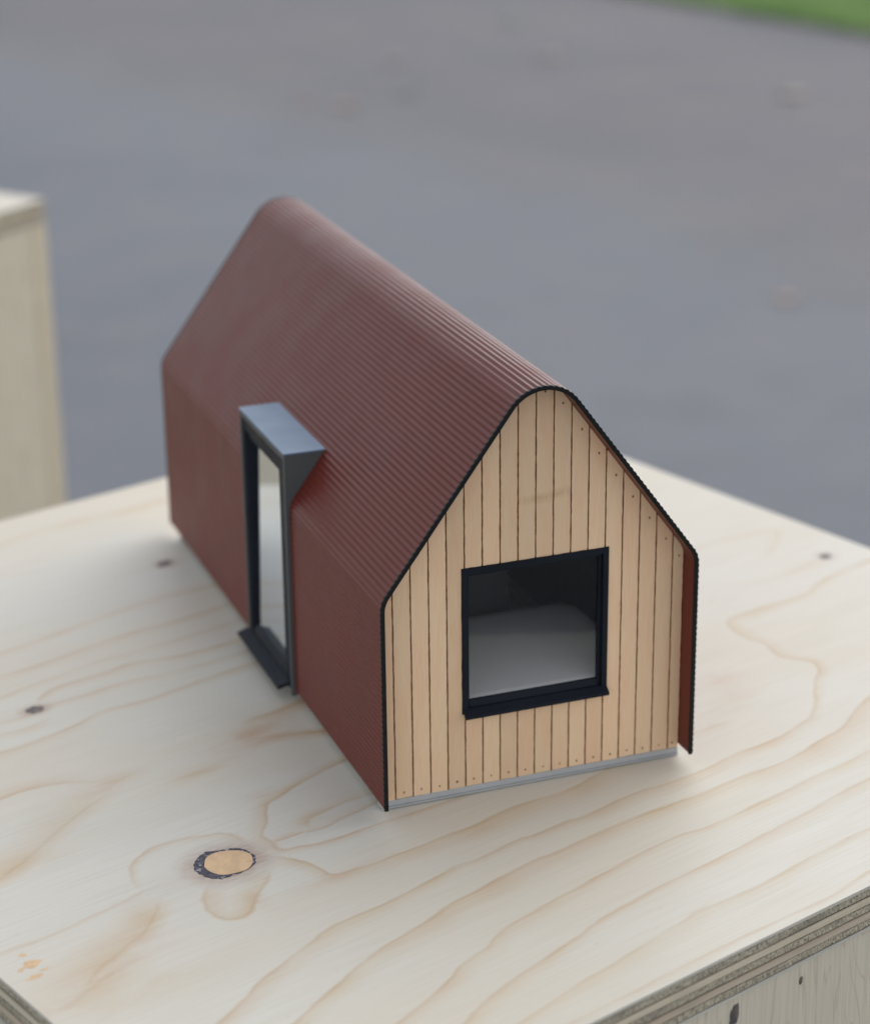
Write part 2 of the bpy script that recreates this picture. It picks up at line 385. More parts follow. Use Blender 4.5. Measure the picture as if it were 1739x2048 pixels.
# ---------------------------------------------------------------- plywood plinths
TH = 0.3184; TC = (0.4092, 1.0678); HA, HB = 1.9913, 2.0287   # top board: turn, centre, half sizes
LINES = [[[[1.138,.222],[1.02,.183],[.903,.139],[.788,.09],[.675,.036],[.615,.004],[.528,-.024],[.432,-.04],[.35,-.06],[.243,-.108],[.155,-.132],[.058,-.165],[-.042,-.189],[-.098,-.209],[-.17,-.222],[-.228,-.23],[-.255,-.188],[-.279,-.137],[-.332,-.088],[-.383,-.054]],.85,.07,.008,.3,.1],[[[2.926,1.443],[2.784,1.396],[2.642,1.347],[2.501,1.295],[2.361,1.241],[2.225,1.186],[2.129,1.15],[2.066,1.11],[1.984,1.046],[1.896,1.018],[1.789,.999],[1.695,.968],[1.631,.955],[1.594,.909],[1.588,.837],[1.601,.766],[1.633,.71],[1.628,.633],[1.64,.586],[1.68,.549],[1.711,.515],[1.699,.451],[1.655,.401],[1.604,.315],[1.556,.231],[1.495,.154],[1.383,.088],[1.287,.047],[1.167,.017],[1.036,-.038],[.909,-.076],[.793,-.096],[.68,-.13],[.577,-.173],[.487,-.192],[.371,-.228],[.313,-.238],[.184,-.293],[.09,-.318],[-.043,-.381],[-.1,-.407],[-.204,-.445],[-.323,-.487],[-.416,-.555],[-.507,-.621],[-.579,-.675],[-.641,-.741],[-.721,-.81],[-.802,-.867],[-.89,-.916],[-.981,-.957],[-1.076,-.988]],.75,.045,.008,.0,.0],[[[2.202,.43],[2.083,.391],[1.968,.342],[1.857,.284],[1.752,.217],[1.663,.149],[1.555,.055],[1.449,.001],[1.273,-.087],[1.155,-.115],[1.055,-.142],[.941,-.184],[.823,-.208],[.705,-.238],[.6,-.272],[.506,-.302],[.387,-.346],[.333,-.359],[.206,-.412],[.088,-.466],[-.003,-.508],[-.082,-.56],[-.194,-.615],[-.293,-.679],[-.38,-.75],[-.471,-.817],[-.547,-.886],[-.628,-.945],[-.714,-.995],[-.806,-1.036],[-.901,-1.068]],.8,.07,.008,.0,.0],[[[2.305,.145],[2.115,.083],[1.926,.017],[1.738,-.051],[1.551,-.121],[1.416,-.175],[1.281,-.218],[1.143,-.272],[.994,-.325],[.884,-.364],[.764,-.384],[.633,-.431],[.533,-.475],[.403,-.531],[.308,-.573],[.209,-.618],[.098,-.675],[.029,-.734],[-.066,-.793],[-.117,-.843],[-.215,-.918],[-.306,-.981],[-.392,-1.032],[-.481,-1.077],[-.574,-1.115],[-.669,-1.146]],.65,.036,.008,.0,.0],[[[2.212,-.017],[2.022,-.079],[1.832,-.144],[1.644,-.211],[1.456,-.28],[1.326,-.33],[1.182,-.394],[1.003,-.466],[.855,-.526],[.747,-.567],[.627,-.607],[.498,-.66],[.37,-.717],[.243,-.793],[.163,-.836],[.037,-.904],[-.074,-.974],[-.158,-1.044],[-.24,-1.101],[-.327,-1.15],[-.419,-1.19],[-.514,-1.221]],.65,.036,.008,.0,.0],[[[2.057,-.301],[1.867,-.363],[1.677,-.426],[1.487,-.488],[1.297,-.549],[1.194,-.582],[1.107,-.613],[1.001,-.655],[.871,-.71],[.738,-.75],[.627,-.777],[.557,-.814],[.421,-.875],[.309,-.931],[.198,-.979],[.074,-1.043],[-.028,-1.091],[-.12,-1.131],[-.212,-1.168],[-.306,-1.202],[-.401,-1.233]],.5,.045,.008,.0,.0],[[[1.694,-.562],[1.551,-.609],[1.41,-.66],[1.271,-.717],[1.134,-.778],[.995,-.845],[.838,-.891],[.686,-.935],[.534,-.987],[.378,-1.042],[.283,-1.075],[.189,-1.107],[.094,-1.139],[-.001,-1.171]],.5,.02,.008,.0,.0],[[[-1.591,.378],[-1.449,.425],[-1.306,.472],[-1.164,.52],[-1.021,.567],[-.925,.599],[-.82,.597],[-.727,.568],[-.662,.574],[-.615,.588]],.8,.06,.015,0,.3],[[[-1.553,-.123],[-1.434,-.083],[-1.319,-.033],[-1.21,.028],[-1.108,.099],[-1.03,.165],[-.954,.248],[-.885,.323],[-.798,.408],[-.721,.47],[-.652,.522]],.8,.08,.05,0,.2],[[[-.419,.028],[-.424,.081],[-.462,.118],[-.536,.125],[-.605,.124],[-.67,.106],[-.72,.069],[-.75,.026],[-.762,-.038],[-.756,-.108]],.65,.035,.012,.05,.1],[[[-.71,-.106],[-.768,-.13],[-.841,-.166],[-.947,-.214],[-1.05,-.255],[-1.18,-.295],[-1.3,-.332],[-1.419,-.37],[-1.538,-.409],[-1.657,-.448]],.4,.012,.012,.1,0],[[[-1.094,-.618],[-1.022,-.557],[-.954,-.468],[-.9,-.418],[-.851,-.371],[-.805,-.333],[-.753,-.253],[-.712,-.165]],1.0,.09,.05,.3,.1],[[[-.854,-.484],[-.98,-.504],[-1.087,-.554]],.3,.02,.01,.3,.3],[[[-.757,-.564],[-.811,-.56],[-.877,-.58]],.6,.05,.03,.1,.2],[[[-.574,-.153],[-.596,-.198],[-.609,-.245],[-.604,-.299],[-.578,-.345],[-.535,-.352],[-.499,-.328],[-.479,-.284],[-.438,-.221],[-.402,-.168],[-.396,-.136]],.8,.05,.012,.05,.05],[[[-.338,.014],[-.354,.047],[-.351,.073],[-.317,.143],[-.303,.203],[-.282,.243],[-.237,.273],[-.174,.317],[-.122,.351],[-.066,.384],[-.0,.414],[.092,.453],[.185,.49],[.279,.524],[.374,.555]],.95,.05,.008,0,.2],[[[-.32,.016],[-.268,.031],[-.222,.036],[-.168,.042],[-.125,.066],[-.064,.089],[-.01,.115],[.059,.145],[.128,.173],[.199,.199],[.27,.223]],.7,.02,.008,0,.2],[[[-.223,.05],[-.209,.091],[-.183,.118],[-.122,.141],[-.069,.167],[-.005,.181],[.068,.198],[.14,.218],[.212,.239],[.283,.263]],.7,.04,.008,.05,.2],[[[.441,.123],[.346,.091],[.25,.064],[.153,.039],[.055,.018],[-.002,.008],[-.06,-.006],[-.133,-.027],[-.212,-.041],[-.268,-.041],[-.312,-.042],[-.337,-.027],[-.34,.006]],.75,.022,.008,.2,0],[[[.364,1.001],[.269,.97],[.175,.936],[.082,.899],[-.01,.86],[-.05,.841],[-.105,.818],[-.173,.8],[-.226,.766]],1.4,.05,.03,.2,.15],[[[.392,.695],[.297,.664],[.199,.644],[.099,.637],[-.001,.643],[-.051,.652],[-.12,.658],[-.193,.666],[-.245,.649],[-.284,.643]],1.5,.06,.03,.2,.25],[[[-.147,.757],[-.188,.718],[-.237,.662]],1.3,.06,.06,.1,.1],[[[-.827,-.423],[-.901,-.477],[-.974,-.53],[-1.048,-.592],[-1.104,-.636]],.9,.12,.1,.2,.2],[[[-.625,.575],[-.675,.547],[-.705,.511],[-.737,.524]],.8,.05,.05,.1,.1],[[[-.329,.551],[-.371,.516],[-.427,.508],[-.489,.497],[-.54,.473]],1.0,.05,.04,.2,.2],[[[.89,1.533],[.652,1.455],[.415,1.376],[.178,1.295],[-.058,1.214],[-.183,1.17],[-.311,1.123],[-.448,1.07],[-.602,1.038],[-.713,.969],[-.868,.897],[-.965,.871],[-1.109,.83],[-1.253,.787],[-1.396,.742],[-1.539,.695]],.7,.04,.012,.0,.0],[[[.931,1.727],[.694,1.649],[.456,1.573],[.217,1.499],[-.022,1.427],[-.136,1.393],[-.272,1.37],[-.426,1.368],[-.537,1.325],[-.668,1.291],[-.741,1.248],[-.792,1.185]],.75,.03,.012,.0,.05],[[[.872,1.605],[.634,1.527],[.396,1.451],[.157,1.377],[-.083,1.307],[-.195,1.275],[-.356,1.24],[-.484,1.229],[-.617,1.186],[-.721,1.156],[-.799,1.129],[-.853,1.093],[-.927,1.077],[-1.073,1.042],[-1.218,1.002],[-1.361,.959],[-1.504,.912]],.5,.03,.015,.0,.0],[[[.913,1.884],[.676,1.806],[.439,1.727],[.202,1.647],[-.035,1.567],[-.181,1.518],[-.351,1.467],[-.513,1.429],[-.623,1.384],[-.786,1.314],[-.893,1.261],[-1.03,1.199],[-1.169,1.142],[-1.309,1.09],[-1.452,1.043]],.4,.03,.02,.0,.0],[[[.916,2.04],[.679,1.962],[.442,1.882],[.205,1.801],[-.031,1.719],[-.197,1.66],[-.365,1.619],[-.536,1.554],[-.703,1.48],[-.863,1.425],[-1.005,1.376],[-1.147,1.328],[-1.289,1.281],[-1.432,1.234]],.55,.04,.02,.0,.0],[[[.942,2.203],[.705,2.125],[.465,2.052],[.224,1.986],[-.018,1.925],[-.193,1.886],[-.341,1.831],[-.489,1.764],[-.662,1.685],[-.827,1.62],[-.967,1.567],[-1.108,1.516],[-1.25,1.467],[-1.393,1.42]],.55,.04,.02,.0,.0],[[[-.753,1.07],[-.846,1.011],[-.943,.993],[-1.04,.973],[-1.137,.948],[-1.233,.92],[-1.328,.889]],.4,.03,.02,.1,0],[[[-.519,2.256],[-.592,2.301],[-.699,2.314],[-.849,2.316],[-.998,2.301],[-1.145,2.269],[-1.287,2.222]],.3,.07,.06,.3,0],[[[1.007,3.149],[.769,3.071],[.531,2.994],[.293,2.918],[.054,2.844],[-.092,2.799],[-.243,2.775],[-.395,2.736],[-.518,2.687],[-.642,2.624],[-.778,2.561],[-.916,2.503],[-1.057,2.45],[-1.199,2.404]],.5,.06,.05,.0,.0],[[[1.972,1.365],[2.067,1.465],[2.145,1.558],[2.174,1.637],[2.047,1.634],[1.929,1.619],[1.834,1.595],[1.714,1.562],[1.594,1.527],[1.474,1.49],[1.355,1.451]],.4,.05,.03,.2,0],[[[2.237,1.326],[2.15,1.293],[1.978,1.228],[1.833,1.204],[1.717,1.235]],.35,.04,.03,.1,.2],[[[1.66,1.161],[1.615,1.085],[1.58,1.068]],.4,.03,.03,.1,.1],[[[1.331,.347],[1.345,.419],[1.352,.523],[1.362,.614]],.45,.09,.09,.2,.2],[[[1.295,.234],[1.221,.214],[1.115,.195],[1.017,.174],[.92,.15],[.824,.122],[.729,.091]],.4,.04,.03,.1,0]]
LINES = [[P, a, so*1.45, sp, t0, t1] for P, a, so, sp, t0, t1 in LINES]
def catmull(P, step=0.012):
    P = np.asarray(P, float); Q = np.vstack([2*P[0]-P[1], P, 2*P[-1]-P[-2]]); out = []
    for i in range(1, len(Q) - 2):
        n = max(2, int(np.linalg.norm(Q[i+1]-Q[i]) / step)); t = np.linspace(0, 1, n, endpoint=False)[:, None]
        a, b, c, d = Q[i-1], Q[i], Q[i+1], Q[i+2]
        out.append(.5*((2*b) + (c-a)*t + (2*a-5*b+4*c-d)*t**2 + (3*b-a-3*c+d)*t**3))
    return np.vstack(out + [P[-1:]])
def to_local(P):
    P = np.asarray(P, float) - np.array(TC); c, s = math.cos(TH), math.sin(TH)
    return np.stack([c*P[..., 0] + s*P[..., 1], -s*P[..., 0] + c*P[..., 1]], -1)

def growth_fields(X, Y, lines):
    """nearest latewood line: signed distance, strength, soft and sharp widths, per grid point"""
    sh = X.shape; X = X.ravel(); Y = Y.ravel(); n = len(X)
    best = np.full(n, 9.0); dist = np.full(n, 9.0); amp = np.zeros(n); soft = np.full(n, .05); sharp = np.full(n, .01)
    for P, a, so, sp, t0, t1 in lines:
        C = catmull(P); L = np.concatenate([[0], np.cumsum(np.linalg.norm(np.diff(C, axis=0), axis=1))])
        ph = RNG.uniform(0, 6.28, 4)
        mg = so * 1.3 + .03
        idx = np.nonzero((X > C[:, 0].min()-mg) & (X < C[:, 0].max()+mg) & (Y > C[:, 1].min()-mg) & (Y < C[:, 1].max()+mg))[0]
        if not len(idx): continue
        px, py = X[idx], Y[idx]; bd_ = np.full(len(idx), 1e9); sg = np.zeros(len(idx)); al = np.zeros(len(idx))
        for i in range(len(C) - 1):
            a0, b0 = C[i], C[i+1]; e = b0 - a0; ll = e @ e
            if ll < 1e-12: continue
            near = np.nonzero((np.abs(px-a0[0]) < mg+.03) & (np.abs(py-a0[1]) < mg+.03))[0]
            if not len(near): continue
            qx, qy = px[near]-a0[0], py[near]-a0[1]
            t = np.clip((qx*e[0]+qy*e[1])/ll, 0, 1); dx, dy = qx-t*e[0], qy-t*e[1]; d2 = dx*dx+dy*dy
            u = near[d2 < bd_[near]]; k = d2 < bd_[near]
            bd_[u] = d2[k]; sg[u] = np.sign(e[0]*dy[k]-e[1]*dx[k]); al[u] = L[i] + t[k]*math.sqrt(ll)
        dd = np.sqrt(bd_)
        var = .82 + .22*np.sin(al*5.1+ph[0]) * np.sin(al*13.7+ph[1]) + .10*np.sin(al*29+ph[2])
        am = a * var
        if t0 > 0: am = am * np.clip(al / t0, 0, 1)
        if t1 > 0: am = am * np.clip((L[-1]-al) / t1, 0, 1)
        w = so * (.85 + .3*np.sin(al*4.3+ph[3]))
        key = dd / np.where(sg >= 0, w, sp)          # compare in units of each line's own width
        up = idx[key < best[idx]]; k = key < best[idx]
        best[up] = key[k]; dist[up] = (dd*np.where(sg >= 0, 1, -1))[k]; amp[up] = am[k]; soft[up] = w[k]; sharp[up] = sp
    return [q.reshape(sh) for q in (dist, amp, soft, sharp, np.minimum(best, 3.0))]

def knot_halo(X, Y, knots):
    h = np.zeros_like(X)
    for cx, cy, rx, ry, k in knots:
        x, y = X-cx, Y-cy
        r = np.sqrt((x/rx)**2 + (y/ry)**2)
        h = np.maximum(h, k*np.clip(1.55-r, 0, 1)**1.3)
        h = np.maximum(h, 0.30*k*np.exp(-(y/(ry*.7))**2)*np.exp(-np.abs(x)/(rx*2.2)))
    return h

def stain_field(X, Y, st):
    h = np.zeros_like(X)
    for cx, cy, rx, ry, k in st: h = np.maximum(h, k*np.exp(-((X-cx)/rx)**2-((Y-cy)/ry)**2))
    return h

def grid_mesh(name, n, ha, hb, z, thick, fields):
    xs = np.linspace(-ha, ha, n); ys = np.linspace(-hb, hb, n); X, Y = np.meshgrid(xs, ys)
    v = np.stack([X*S, Y*S, np.full_like(X, z)], -1).reshape(-1, 3)
    I = np.arange(n*n).reshape(n, n)
    q = np.stack([I[:-1, :-1], I[:-1, 1:], I[1:, 1:], I[1:, :-1]], -1).reshape(-1, 4)
    # rim: duplicate border vertices, drop them by the veneer thickness
    ring = np.concatenate([I[0, :-1], I[:-1, -1], I[-1, :0:-1], I[:0:-1, 0]]); m = len(ring)
    lo = v[ring].copy(); lo[:, 2] -= thick; up = v[ring].copy()
    base = n*n; v = np.vstack([v, up, lo]); k = np.arange(m); k2 = (k+1) % m
    side = np.stack([base+k, base+m+k, base+m+k2, base+k2], -1)
    me = bpy.data.meshes.new(name); me.vertices.add(len(v)); me.vertices.foreach_set('co', v.ravel())
    F = np.vstack([q, side]); me.loops.add(F.size); me.loops.foreach_set('vertex_index', F.ravel())
    me.polygons.add(len(F)); me.polygons.foreach_set('loop_start', np.arange(len(F))*4)
    mi = np.zeros(len(F), int); mi[len(q):] = 1
    me.update(); me.polygons.foreach_set('material_index', mi)
    for nm, arr in fields(X, Y).items():
        at = me.attributes.new(nm, 'FLOAT', 'POINT'); full = np.zeros(len(v)); full[:n*n] = arr.ravel()
        if nm in ('soft', 'sharp'): full[n*n:] = .05
        at.data.foreach_set('value', full)
    return me

def ply_layer(parent, name, mat, ha, hb, z0, z1, jit, seed):
    """one veneer seen on its edges: a slab with slightly ragged sides"""
    rg = np.random.default_rng(seed); pts = []
    n = 70
    for (x0, y0, x1, y1, nx, ny) in ((-ha,-hb,ha,-hb,0,-1),(ha,-hb,ha,hb,1,0),(ha,hb,-ha,hb,0,1),(-ha,hb,-ha,-hb,-1,0)):
        ph = rg.uniform(0, 6.28, 3)
        for i in range(n):
            t = i/n; j = jit*(rg.uniform(-1, 1)*.5+math.sin(t*9+ph[0])*.5+math.sin(t*31+ph[1])*.4)
            pts.append((x0+(x1-x0)*t+nx*j, y0+(y1-y0)*t+ny*j))
    mb = MB(); mb.prism(pts, z0, z1, 'z')
    return mb.build(name, mat, parent, scale=1.0)

def plinth(loc, rz, ha, hb, lines, knots, n, label, seed, stains=()):
    root = tag(thing('plywood_plinth', loc, rz), label, 'plinth', 'plywood plinths standing on the asphalt')
    a, b = ha*S, hb*S
    t = .133*S; f = .010*S
    L = [l for l in lines]
    def fields(X, Y):
        d, am, so, sp, ke = growth_fields(X, Y, L)
        return dict(dist=d, amp=am, soft=so, sharp=sp, key=ke, halo=knot_halo(X, Y, knots), stain=stain_field(X, Y, stains))
    me = grid_mesh('top_board', n, ha, hb, H, f, fields); me.materials.append(M['top']); me.materials.append(M['face'])
    board = link('top_board', me, root)
    z = H - f; g = .0042*S
    lay = [('end', .0215), ('long', .0200), ('end', .0205), ('long2', .0200), ('end', .0200), ('face', .0075)]
    for i, (k, h) in enumerate(lay):
        z1 = z - g; z0 = z1 - h*S
        ply_layer(board, 'ply', M[k], a - (.0012 if k != 'end' else .0032)*S, b - (.0012 if k != 'end' else .0032)*S, z0, z1, .0012*S if k != 'end' else .0018*S, seed*10+i)
        z = z0
    mb = MB(); mb.box(-a+.006*S, a-.006*S, -b+.006*S, b-.006*S, z+.0005, H-f-.0003); mb.build('glue_core', M['glue'], board, scale=1.0)
    e = .003*S; zt = z - .0006
    for sx in (-1, 1):
        mb = MB(); x0, x1 = sorted((sx*(a-e), sx*(a-e-t))); mb.box(x0, x1, -b+e, b-e, 0, zt); p = mb.build('side_panel', [M['panel'], M['long']], root, scale=1.0)
        for poly in p.data.polygons:
            if abs(poly.normal.y) > .9: poly.material_index = 1
    for sy in (-1, 1):
        mb = MB(); y0, y1 = sorted((sy*(b-e-.0006), sy*(b-e-t))); mb.box(-a+e+t+.0004, a-e-t-.0004, y0, y1, 0, zt); mb.build('side_panel', M['panel'], root, scale=1.0)
    return root, board

KN = [(-.4950, -.0520, .118, .095, 1.3), (-.8028, 1.1342, .055, .035, .9), (-.0991, 2.1987, .05, .045, .7), (2.2226, 1.3303, .04, .04, .5)]
knl = [(*to_local(k[:2]), *k[2:]) for k in KN]
STAINS = [(-0.188, 0.718, 0.16, 0.045, 0.9), (-0.155, 0.651, 0.14, 0.03, 0.8), (-0.255, 0.648, 0.12, 0.03, 0.5), (-0.422, 0.511, 0.1, 0.03, 0.6), (-0.36, 0.553, 0.16, 0.05, 0.4), (-0.785, -0.253, 0.05, 0.06, 0.4), (-0.847, -0.354, 0.1, 0.05, 0.55), (-0.943, -0.472, 0.16, 0.06, 0.6), (-1.04, -0.584, 0.2, 0.06, 0.5), (-0.887, -0.622, 0.22, 0.06, 0.4), (-0.814, -0.57, 0.12, 0.02, 0.45), (-0.657, 0.564, 0.12, 0.03, 0.6), (-0.756, 0.5, 0.1, 0.03, 0.4), (-1.047, 0.144, 0.15, 0.06, 0.4), (-0.573, -0.233, 0.05, 0.05, 0.3), (-0.473, -0.273, 0.03, 0.06, 0.6), (1.35, 0.497, 0.12, 0.06, 0.35), (1.333, 0.372, 0.1, 0.05, 0.4), (1.255, 0.287, 0.14, 0.03, 0.3), (-0.278, 0.293, 0.06, 0.05, 0.4), (-0.203, 0.096, 0.05, 0.03, 0.5), (-0.238, -0.246, 0.14, 0.02, 0.4)]
stl = [(*to_local(q[:2]), *q[2:]) for q in STAINS]
local_lines = [[to_local(P), *r] for P, *r in LINES]
cx, cy = TC[0]*S, TC[1]*S
root1, board1 = plinth((cx, cy, gz), TH, HA, HB, local_lines, knl, 520, 'pale plywood plinth in front carrying the model house', 1, stl)
def patch(name, pts, mat, z, h, parent, sub=0):
    mb = MB(); P = catmull(np.vstack([pts, pts[:1]]), .006)[:-1]
    mb.prism([tuple(p) for p in P*S], z, z + h, 'z')
    return mb.build(name, mat, parent, scale=1.0)
ring = [[-0.5853,-0.0397],[-0.5704,-0.0038],[-0.5435,0.0206],[-0.5237,0.0312],[-0.4989,0.0227],[-0.4612,0.0234],[-0.4281,0.0074],[-0.4115,-0.0177],[-0.4068,-0.0436],[-0.4118,-0.0697],[-0.4278,-0.0967],[-0.4606,-0.1168],[-0.4963,-0.1245],[-0.5191,-0.1345],[-0.5501,-0.1263],[-0.5704,-0.1033],[-0.5858,-0.0739]]
plug = [[-0.5575,-0.0507],[-0.5435,-0.0117],[-0.5232,0.0083],[-0.4976,0.0151],[-0.4648,0.0106],[-0.4349,-0.0042],[-0.4179,-0.0279],[-0.4177,-0.0575],[-0.4293,-0.0878],[-0.448,-0.1081],[-0.4771,-0.1158],[-0.514,-0.1162],[-0.5393,-0.0992],[-0.5526,-0.0747]]
rc = catmull(np.vstack([ring, ring[:1]]), .009)[:-1]; rj = rc + RNG.uniform(-.0028, .0028, rc.shape)
patch('knot_ring', to_local(rj), M['bark'], H - .0004, .00048, board1)
patch('knot_filler', to_local(plug), M['plug'], H - .0004, .00060, board1)
def small_knot(x, y, rx, ry, rot=0.0):
    th = np.linspace(0, 2*math.pi, 15)[:-1]; rr = 1 + RNG.uniform(-.12, .12, 14)
    c = to_local((x, y)); px_, py_ = rx*np.cos(th)*rr, ry*np.sin(th)*rr
    patch('knot', np.stack([c[0]+px_*math.cos(rot)-py_*math.sin(rot), c[1]+px_*math.sin(rot)+py_*math.cos(rot)], -1), M['knot'], H-.0004, .00048, board1)
small_knot(-.8028, 1.1342, .030, .026); small_knot(-.0991, 2.1987, .036, .022, .3); small_knot(2.2226, 1.3303, .026, .02)
# ochre filler smears near the front left edge
for (x, y, rx, ry) in ((-1.114, -.375, .028, .016), (-1.144, -.393, .010, .008), (-1.117, -.439, .022, .009), (-1.128, -.322, .012, .008), (-1.085, -.41, .014, .005)):
    th = np.linspace(0, 2*math.pi, 11)[:-1]; rr = 1 + RNG.uniform(-.4, .35, 10); c = to_local((x, y))
    patch('filler_smear', np.stack([c[0]+rx*np.cos(th)*rr, c[1]+ry*np.sin(th)*rr], -1), M['plug'], H-.0004, .00046, board1)
# knots in the near side panel
def side_knot(u, dz, ru, rz_):
    th = np.linspace(0, 2*math.pi, 25)[:-1]; rr = 1 + np.repeat(RNG.uniform(-.12, .12, 12), 2) + RNG.uniform(-.08, .08, 24)
    mb = MB(); mb.prism([((u+ru*math.cos(a)*q+.12*rz_*math.sin(a))*S, H-dz*S+rz_*math.sin(a)*q*S) for a, q in zip(th, rr)], -(HB-.003)*S+.001, -(HB-.003)*S+.00045, 'y')
    mb.build('knot', M['knot'], root1, scale=1.0)
side_knot(-.4271, .204, .017, .034); side_knot(-.1683, .2017, .007, .012)


# second plinth behind, at left
r2 = R(39); A2 = Vector((0.69, 8.34)); c2 = A2 - Vector((math.cos(r2)*HA + math.sin(r2)*HB, math.sin(r2)*HA - math.cos(r2)*HB))
gl = []
for i in range(26):
    y0 = -2.1 + i*.165 + random.uniform(-.05, .05)
    gl.append([np.stack([np.linspace(-2.2, 2.2, 9), y0 + RNG.uniform(-.05, .05, 9)], -1), random.uniform(.3, .7), .05, .01, 0, 0])
plinth((c2.x*S, c2.y*S, gz), r2, HA, HB, gl, [(-.5, .3, .05, .04, .8)], 150, 'second plywood plinth standing behind at left, out of focus', 2)

# ---------------------------------------------------------------- the model house
house = tag(thing('house_model', (0.5*S, 1.253*S, 0)), 'small model house with rounded red brown corrugated roof and wooden gable', 'model house')
OX, OY = 0.5, 1.253
class HB_(MB):                                  # house coordinates (front left corner = 0,0), centred on build
    def build(s, name, mats, parent=None, **kw):
        s.v = [(x-OX, y-OY, z) for x, y, z in s.v]
        return super().build(name, mats, parent or house, **kw)
LEN, DREC, EAV, APX, BOT = 2.506, 0.0773, 0.695, 1.370, 0.040
T = 0.0125
def fillet(P, Q, W_, r, n=24):
    P, Q, W_ = map(np.array, (P, Q, W_)); a = (P-Q)/np.linalg.norm(P-Q); b = (W_-Q)/np.linalg.norm(W_-Q)
    ang = math.acos(a@b); d = r/math.tan(ang/2); c = Q + (a+b)/np.linalg.norm(a+b)*r/math.sin(ang/2)
    p0, p1 = Q+a*d, Q+b*d; v0, v1 = p0-c, p1-c
    a0 = math.atan2(v0[1], v0[0]); a1 = math.atan2(v1[1], v1[0]); da = (a1-a0+math.pi) % (2*math.pi)-math.pi
    return [tuple(c+r*np.array([math.cos(a0+da*k/n), math.sin(a0+da*k/n)])) for k in range(n+1)]
def profile(off):
    k = math.sin(math.atan2(APX-EAV, .5))
    pts = [(0, BOT)] + fillet((0, BOT), (0, EAV), (.5, APX), .085) + fillet((0, EAV), (.5, APX), (1, EAV), .131, 40) + fillet((.5, APX), (1, EAV), (1, BOT), .085) + [(1, BOT)]
    return np.array(pts)
def resample(P, n):
    d = np.concatenate([[0], np.cumsum(np.linalg.norm(np.diff(P, axis=0), axis=1))]); s = np.linspace(0, d[-1], n)
    Q = np.stack([np.interp(s, d, P[:, 0]), np.interp(s, d, P[:, 1])], -1); t = np.gradient(Q, axis=0); t /= np.linalg.norm(t, axis=1)[:, None]
    return s, Q, np.stack([-t[:, 1], t[:, 0]], -1)                                     # left normal = outwards
PR = profile(0)
PITCH = 0.0186; NW = round(float(np.sum(np.linalg.norm(np.diff(PR, axis=0), axis=1)))/PITCH)
sN = NW*12+1
s_, Q_, N_ = resample(PR, sN)
wave = 0.5*(1-np.cos(2*math.pi*s_/s_[-1]*NW))
OUT = Q_ + N_*(-0.0031+0.0031*wave)[:, None]
s2, Q2, N2 = resample(PR, 361); INN = Q2 - N2*T
def inner_top(x):
    return float(np.interp(x, INN[:, 0], INN[:, 1]))
kcut = int(np.argmax(OUT[:, 1] > 0.845)); icut = int(np.argmax(INN[:, 1] > 0.845))
roof = HB_()
def strip(pr, y0, y1, k0=0):
    n = len(pr)-k0; b = len(roof.v)
    roof.v += [(x, y0, z) for x, z in pr[k0:]] + [(x, y1, z) for x, z in pr[k0:]]
    roof.f += [(b+i, b+i+1, b+n+i+1, b+n+i) for i in range(n-1)]; roof.m += [0]*(n-1)
Y0, Y1 = 0.003, LEN-0.003
for (a, b, cut) in ((Y0, .872, 0), (.872, 1.378, 1), (1.378, Y1, 0)):
    strip(OUT, a, b, kcut if cut else 0)
    strip(INN, a, b, icut if cut else 0)
for (x, xi) in ((OUT[0], INN[0]), (OUT[-1], INN[-1])):
    for (a, b) in (((Y0, .872), (1.378, Y1)) if x[0] < .5 else ((Y0, Y1),)):
        roof.add([(x[0], a, BOT), (xi[0], a, BOT), (xi[0], b, BOT), (x[0], b, BOT)], [(0, 1, 2, 3)])
roof_o = roof.build('roof', M['roof'], smooth=True, fix=False)
def edge_strip(y0, y1):
    mb = HB_(); o = Q_ + N_*(-0.0018+0.0022*wave)[:, None]
    idx = np.linspace(0, 360, sN); inn = np.stack([np.interp(idx, np.arange(361), INN[:, 0]), np.interp(idx, np.arange(361), INN[:, 1])], -1) - N_*0.0008
    o = o.copy(); inn = inn.copy(); o[[0, -1], 1] -= .003; inn[[0, -1], 1] -= .003
    n = sN
    mb.v = [(x, y, z) for y in (y0, y1) for pr in (o, inn) for x, z in pr]
    for i in range(n-1):
        mb.f += [(i, i+1, n+i+1, n+i), (2*n+i, 3*n+i, 3*n+i+1, 2*n+i+1), (i, 2*n+i, 2*n+i+1, i+1), (n+i, n+i+1, 3*n+i+1, 3*n+i)]
    mb.f += [(0, n, 3*n, 2*n), (n-1, 3*n-1, 4*n-1, 2*n-1)]; mb.m = [0]*len(mb.f)
    return mb.build('edge_strip', M['black'], roof_o)
edge_strip(-0.001, 0.006); edge_strip(LEN-0.006, LEN+0.001)

